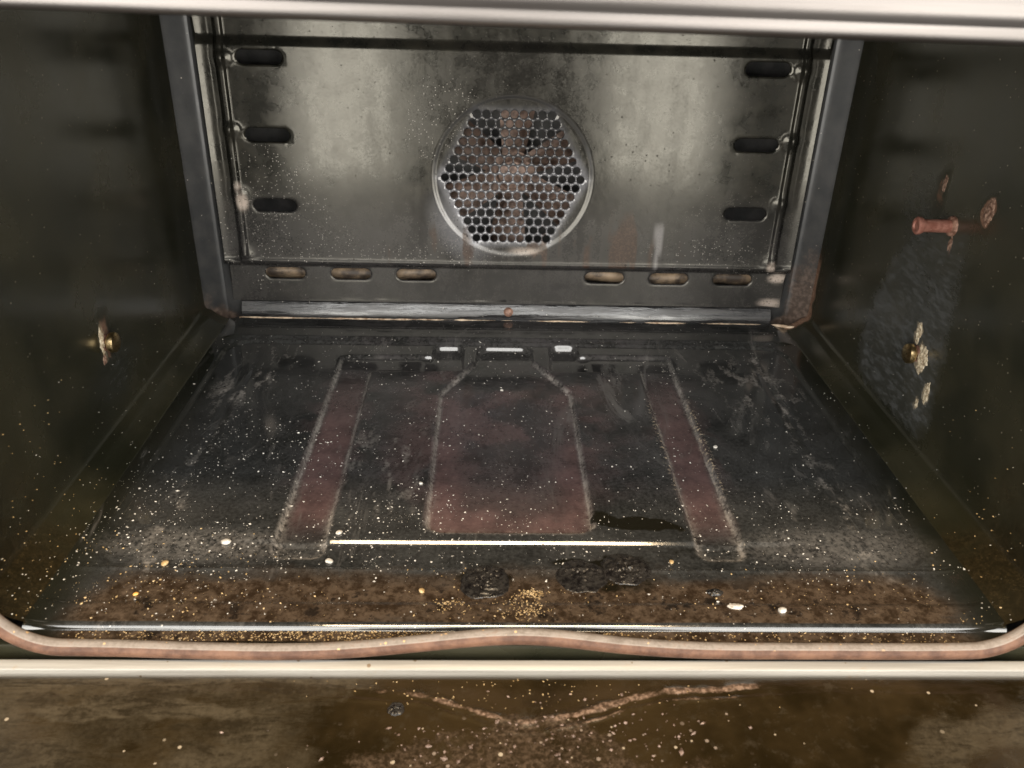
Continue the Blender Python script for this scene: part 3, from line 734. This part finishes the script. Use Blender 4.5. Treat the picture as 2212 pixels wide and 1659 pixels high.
# crusts of baked residue and rust blisters on the walls, thin and ragged
def wall_crust(sgn, y, z, ry, rz, ht, seed, mat, name='residue_crust'):
    n, k = 72, 16
    T, AG = np.meshgrid(np.arange(k + 1) / k, np.arange(n) / n * 2 * math.pi, indexing='ij'); T, AG = T.ravel(), AG.ravel()
    q = T * (1 + 1.3 * T * (fbm(np.cos(AG) * 2.6 + seed, np.sin(AG) * 2.6 + 4, seed, 5) - .5))
    ry, rz = ry * .8, rz * .8
    py, pz = ry * q * np.cos(AG), rz * q * np.sin(AG)
    hh = ht * (1 - T ** 3) * (.1 + 1.6 * fbm((py + y) * 700, (pz + z) * 700, seed)) - np.where(T > .99, .0004, -.00005)
    vs = np.stack([-sgn * hh, py, pz], -1); fs = []
    for i in range(k):
        for j in range(n):
            a, b = i * n + j, i * n + (j + 1) % n
            fs.append((a, a + n, b + n, b))
    o = link(name, mesh_np(name, vs, fs), mat); o.parent = oven; o.location = (sgn * W, y, z)
M_CRUST = simple('baked_residue', (0.20, 0.14, 0.08), (0.60, 0.52, 0.38), 420, 0.6, lo=0.32, hi=0.62)
M_SMEAR = simple('rust_blister', (0.09, 0.045, 0.028), (0.34, 0.22, 0.16), 420, 0.55, lo=0.35, hi=0.65)
for a in ((1, -0.2165, 0.0700, .0095, .0115, .0012, 3, M_CRUST), (1, -0.2035, 0.0850, .0042, .0105, .0008, 5, M_CRUST), (1, -0.2325, 0.0525, .0042, .0105, .0007, 9, M_CRUST), (1, -0.2250, 0.0400, .0026, .0046, .0005, 10, M_CRUST),
          (1, -0.2435, 0.1835, .0065, .0100, .0007, 12, M_SMEAR), (1, -0.2115, 0.1530, .0030, .0060, .0003, 14, M_SMEAR), (1, -0.1860, 0.1865, .0034, .0075, .0004, 15, M_SMEAR),
          (-1, -0.2125, 0.0735, .0042, .0120, .0012, 21, M_CRUST), (-1, -0.2135, 0.0610, .0040, .0042, .0007, 24, M_SMEAR)):
    wall_crust(*a)

# ------------------------------------------------------------------ the convection fan behind the grille
fan = empty('convection_fan', (0, 0.020, FC[1]))
tag(fan, 'rusty six bladed convection fan behind the perforated round grille', 'fan')
o = link('hub', lathe_me('hub', [(0.004, 0.020), (-0.004, 0.020), (-0.007, 0.014), (-0.011, 0.012), (-0.013, 0.006), (-0.0135, 0.002)], 'Y', 28), M_FAN); o.parent = fan; o.location = (0, 0, 0)
bl = bmesh.new()
rs = np.linspace(0.012, 0.064, 9); ws = np.linspace(-1, 1, 5)
gridv = []
for r in rs:
    hw = 0.0095 + 0.0075 * (r - .012) / .052
    gridv.append([bl.verts.new((hw * w, 0.0045 * w - 0.006 * (r / .064) - 0.003 * (1 - w * w), r)) for w in ws])
for i in range(len(rs) - 1):
    for j in range(len(ws) - 1): bl.faces.new((gridv[i][j], gridv[i][j + 1], gridv[i + 1][j + 1], gridv[i + 1][j]))
bmesh.ops.solidify(bl, geom=bl.faces[:], thickness=0.0012)
bme = bpy.data.meshes.new('blade'); bl.to_mesh(bme); bl.free(); bme.materials.append(M_FAN)
for i in range(6):
    o = bpy.data.objects.new('blade', bme); COL.objects.link(o); o.parent = fan
    o.rotation_euler = (0, math.radians(60 * i + 3), 0)

# ------------------------------------------------------------------ the open door
door = empty('door', (0, -0.42, -0.0145)); door.parent = oven
door['label'] = 'open door lying flat, its brown greasy inner panel below the gasket'
ysd = np.concatenate([np.linspace(-0.66, -0.50, 30), np.linspace(-0.4995, -0.4235, 130)])
xsd = np.linspace(-0.345, 0.345, 420)
DX, DY = np.meshgrid(xsd, ysd, indexing='ij')
# imprint of the gasket in the baked grease: a shallow V dipping to the front in the middle
vy = -0.4305 - 0.0200 * np.exp(-(DX / 0.050) ** 2) - 0.0015 * np.cos(DX * 18) + 0.005 * (fbm(DX * 22, DX * 0, 92) - .5)
n1 = fbm(DX * 40, DY * 40, 91); n2 = fbm(DX * 130, DY * 130, 95)
dd = DY - vy + .003 * (n1 - .5)
DX0, DY0 = DX, DY
DX = DX0 + .07 * (fbm(DX0 * 22, DY0 * 40, 141) - .5); DY = DY0 + .030 * (fbm(DX0 * 30, DY0 * 40, 143) - .5)
line = np.exp(-(dd / 0.0030) ** 2) + .6 * np.exp(-((dd + .0045 + .003 * n1) / 0.0014) ** 2)
crust = np.clip(line * (.18 + sst(.13, .05, np.abs(DX - .012)) * (.65 + .35 * sst(-.01, .03, DX))) * (.3 + 1.1 * n2), 0, 1)
grime = np.clip(ell(DX, DY, 0.0, -.472, .075, .022, 0, .5) * 1.0 + ell(DX, DY, -.03, -.49, .12, .02, 0, .6) * .5 + ell(DX, DY, .095, -.446, .03, .008, 0, .6) * .5 + .15, 0, 1)
film = np.clip(sst(-.05, -.11, DX + .03 * (n1 - .5)) * (.45 + .5 * n1) + ell(DX, DY, .215, -.462, .05, .022, .3, .5) * .8 + (dd > 0) * .35 + .45 * ell(DX, DY, -.185, -.446, .035, .006, 0, .3), 0, 1)
DX, DY = DX0, DY0
DZ = -0.0145 + 0.0012 * crust * n2 + .0004 * grime * n2 + 0.0006 * (fbm(DX * 10, DY * 10, 97) - .5)
DZ = DZ - 0.0030 * sst(-0.4250, -0.4235, DY) + 0.085 * np.minimum(DY + 0.48, 0)
link('inner_panel', grid_mesh('inner_panel', np.stack([DX, DY, DZ], -1), {'grime': grime, 'film': film, 'crust': crust}, flip=False), M_DOOR, door)
pr = [(-0.4172, -0.0180), (-0.4172, -0.0100), (-0.4174, -0.0096), (-0.4178, -0.0095), (-0.4183, -0.0096), (-0.4220, -0.0110), (-0.4224, -0.0114), (-0.4226, -0.0120), (-0.4226, -0.0180)]
P = np.zeros((len(pr), 40, 3)); P[..., 0] = np.linspace(-0.345, 0.345, 40)[None]
for i, (y, z) in enumerate(pr): P[i, :, 1] = y; P[i, :, 2] = z
me = grid_mesh('edge_strip', P, flip=True); me.set_sharp_from_angle(angle=math.radians(40))
link('edge_strip', me, M_STRIP, door)
link('door_body', box_me('door_body', -0.350, 0.350, -0.664, -0.4180, -0.070, -0.0345, 0.003), M_DARK, door)

# ------------------------------------------------------------------ spills, spots and crumbs
def spill(label, x, y, r, ht, seed, zbase=None, mat=M_CHAR, name='burnt_spill', cat='burnt spill', squash=1.0):
    n, k = 96, 34
    fs = []
    z0 = float(floor_h(np.array([x]), np.array([y]))[0]) if zbase is None else zbase
    T, AG = np.meshgrid(np.arange(k + 1) / k, np.arange(n) / n * 2 * math.pi, indexing='ij')
    T, AG = T.ravel(), AG.ravel()
    rr_ = r * T * (1 + 0.40 * T * (fbm(np.cos(AG) * 2.2 + 5, np.sin(AG) * 2.2 + seed, seed, 5) - .5))
    px, py = x + rr_ * np.cos(AG), y + rr_ * np.sin(AG) * squash
    zz = (floor_h(px, py) if zbase is None else zbase) + ht * (1 - T ** 4) * (.20 + 1.3 * fbm(px * 520, py * 640, seed)) + np.where(T > .99, -.0003, .0002)
    vs = np.stack([px - x, py - y, zz - z0], -1)
    for i in range(k):
        for j in range(n):
            a, b = i * n + j, i * n + (j + 1) % n
            fs.append((a, a + n, b + n, b))
    o = link(name, mesh_np(name, vs, fs), mat); o.location = (x, y, z0)
    tag(o, label, cat)
    return o
spill('round charred spill left of the pair on the front lip, below the bottle shape', -0.0205, -0.3660, 0.0150, 0.0017, 3)
spill('middle charred spill of three on the front lip, half hidden by its neighbour', 0.0350, -0.3605, 0.0150, 0.0011, 5)
spill('rightmost charred lumpy spill of three on the front lip of the oven floor', 0.0610, -0.3545, 0.0142, 0.0019, 8)
spill('small round grey baked drop on the open door left of the grease line', -0.0640, -0.4447, 0.0042, 0.0010, 12, zbase=-0.0145, name='baked_drop', cat='baked drop')
spill('pale grey chip of residue on the front lip right of the charred spills', 0.1180, -0.3868, 0.0044, 0.0007, 14, mat=M_CRUMB, name='residue_chip', cat='residue', squash=.6)
spill('crumpled grey flake just behind the pale chip on the front lip', 0.1095, -0.3745, 0.0050, 0.0014, 16, name='burnt_flake', cat='burnt flake', squash=.6)

def fleck(bm, p, r, nrm=None):
    """one irregular crumb, 8 triangles"""
    el = random.uniform(.7, 1.9)
    q = [Vector((random.uniform(.6, 1.2) * r * el * s if a == 0 else 0, random.uniform(.6, 1.2) * r * s if a == 1 else 0, random.uniform(.4, .8) * r * s if a == 2 else 0)) for a in range(3) for s in (1, -1)]
    rot = Matrix.Rotation(random.uniform(0, 6.28), 3, 'Z') @ Matrix.Rotation(random.uniform(-.5, .5), 3, 'X')
    vs = [bm.verts.new(Vector(p) + rot @ w) for w in q]
    for a in (0, 1):
        for b in (2, 3):
            for c in (4, 5): bm.faces.new((vs[a], vs[b], vs[c]))
_seg = np.concatenate([[0], np.cumsum(np.hypot(*np.diff(prof[2:], axis=0).T))])
def wall_pos(s):
    """position s metres up the cove and wall from the floor edge"""
    return float(np.interp(s, _seg, prof[2:, 0])), float(np.interp(s, _seg, prof[2:, 1]))
def scatter(name, mat, pts, label, cat):
    bm = bmesh.new()
    for p, r in pts: fleck(bm, p, r)
    bmesh.ops.recalc_face_normals(bm, faces=bm.faces[:])
    me = bpy.data.meshes.new(name); bm.to_mesh(me); bm.free()
    return tag(link(name, me, mat), label, cat, kind='stuff')
def floor_pts(n, dens, rmin, rmax, x0=-.262, x1=.262, y0=-.395, y1=-.05):
    out = []
    while len(out) < n:
        m = 4000
        x = rng.uniform(x0, x1, m); y = rng.uniform(y0, y1, m)
        ok = rng.uniform(0, 1, m) < dens(x, y)
        h = floor_h(x[ok], y[ok])
        for a, b, c in zip(x[ok], y[ok], h):
            r = rmin + (rmax - rmin) * random.random() ** 4
            out.append(((a, b, c + r * .3), r))
            if len(out) >= n: break
    return out
def dens_white(x, y):
    d = .10 + .75 * sst(0.05, -.20, x) * sst(-.10, -.30, y) + .30 * sst(-.20, -.33, y)
    return d * (.12 + 1.6 * sst(.38, .66, fbm(x * 34, y * 34, 111))) * (1 - .7 * sst(-.352, -.37, y))
white = floor_pts(3000, dens_white, .00014, .00078)
for i in range(160):
    s = random.random() ** 2 * .10; xw, zw = wall_pos(s); sg = random.choice((-1, -1, 1)); y = -.40 + random.random() ** 1.5 * .3
    white.append(((sg * (xw - .0002), y, zw), random.uniform(.0002, .0005)))
scatter('pale_crumbs', M_CRUMB, white, 'fine pale crumbs strewn over the black oven floor', 'crumbs')
def dens_gold(x, y):
    return (sst(-.10, -.235, x) * sst(-.31, -.36, y) + .25 * sst(-.345, -.36, y) + .3 * sst(.15, .24, x) * sst(-.33, -.36, y)) * (.08 + 1.8 * sst(.40, .68, fbm(x * 40, y * 50, 121)))
gold = floor_pts(560, dens_gold, .00015, .00075, y0=-.400, y1=-.30)
heaps = []
for i in range(420):                                    # glittering heaps by the front edge
    cx, cy, sx, sy = random.choice(((-.0415, -.3865, .006, .006), (.0005, -.3840, .009, .008), (.002, -.392, .006, .005), (.006, -.376, .004, .003)))
    x, y = random.gauss(cx, sx), random.gauss(cy, sy * .6); y = max(y, -.3985)
    r = random.uniform(.0002, .0005); heaps.append((x, y, r))
hp = np.array(heaps); gold += [((x, y, z + r * .4), r) for (x, y, r), z in zip(heaps, floor_h(hp[:, 0], hp[:, 1]))]
for i in range(900):                                    # on the narrow ledge behind the gasket
    x = random.uniform(-.235, .235) if random.random() < .4 else -.10 + random.gauss(0, .07); y = random.uniform(-.4106, -.4036); r = random.uniform(.0002, .00055)
    gold.append(((x, y, -.0030 + r * .3), r))
for i in range(130):
    s = random.random() ** 1.6 * .09; xw, zw = wall_pos(s); sg = random.choice((-1, -1, -1, 1)); y = -.40 + random.random() ** 1.5 * .13
    gold.append(((sg * (xw - .0002), y, zw), random.uniform(.0002, .0006)))
for i in range(90):                                     # on the door by the strip
    x, y = random.gauss(-.005, .05), random.uniform(-.445, -.4255); r = random.uniform(.0002, .0005); gold.append(((x, y, -.0143 + r * .3), r))
scatter('golden_crumbs', M_GOLD, gold, 'golden toasted crumbs along the front lip and left front corner', 'crumbs')

res = []
for i in range(200):
    x = random.gauss(.0, .045); y = -.4530 - abs(random.gauss(0, .014)) + .003 * math.sin(x * 60)
    if random.random() < .25: x, y = random.uniform(-.02, .09), -.4335 - .020 * math.exp(-(x / .05) ** 2) + random.gauss(0, .0016)
    if y < -.4795: continue
    r = .0003 + .0011 * random.random() ** 3
    res.append(((x, y, -.0143 + r * .2), r))
scatter('baked_residue', M_RESIDUE, res, 'pinkish brown baked residue lumps in the middle of the open door', 'residue')

BIG = [(-.176, -.333, .0024, 'largest white crumb on the floor left of the left channel', M_CRUMB), (-.206, -.352, .0019, 'cream crumb in the left front corner of the floor', M_GOLD),
       (-.112, -.349, .0019, 'cream crumb just in front of the left end of the white line', M_CRUMB), (-.110, -.3245, .0018, 'pale flat crumb touching the left end of the white line', M_CRUMB),
       (-.056, -.3745, .0016, 'shiny round crumb on the front lip left of the charred spills', M_GOLD), (.143, -.3905, .0019, 'bright white bead crumb on the front lip right of the pale chip', M_CRUMB),
       (.090, -.348, .0014, 'small tan crumb right of the charred spills', M_GOLD), (-.0085, -.133, .0012, 'single white crumb in the neck of the bottle shape', M_CRUMB),
       (.146, -.222, .0015, 'white crumb right of the right channel', M_CRUMB), (-.064, -.271, .0012, 'white crumb left of the bottle shape', M_CRUMB),
       (-.213, -.378, .0013, 'orange crumb on the front lip at the left', M_AMBER)]
for i, (x, y, r, lab, mt) in enumerate(BIG):
    bm = bmesh.new(); bmesh.ops.create_icosphere(bm, subdivisions=2, radius=r)
    for v in bm.verts:
        q = 0.75 + .6 * float(fbm(np.array([v.co.x * 900 + i * 7]), np.array([v.co.y * 900 + v.co.z * 500]), 130 + i)[0]); v.co = Vector((v.co.x * q * 1.25, v.co.y * q, v.co.z * q * .6))
    me = bpy.data.meshes.new('crumb'); bm.to_mesh(me); bm.free(); me.polygons.foreach_set('use_smooth', [True] * len(me.polygons))
    o = link('crumb', me, mt); o.location = (x, y, float(floor_h(np.array([x]), np.array([y]))[0]) + r * .35); o.rotation_euler = (0, 0, i * 1.3)
    tag(o, lab, 'crumb', 'larger crumbs on the oven floor')
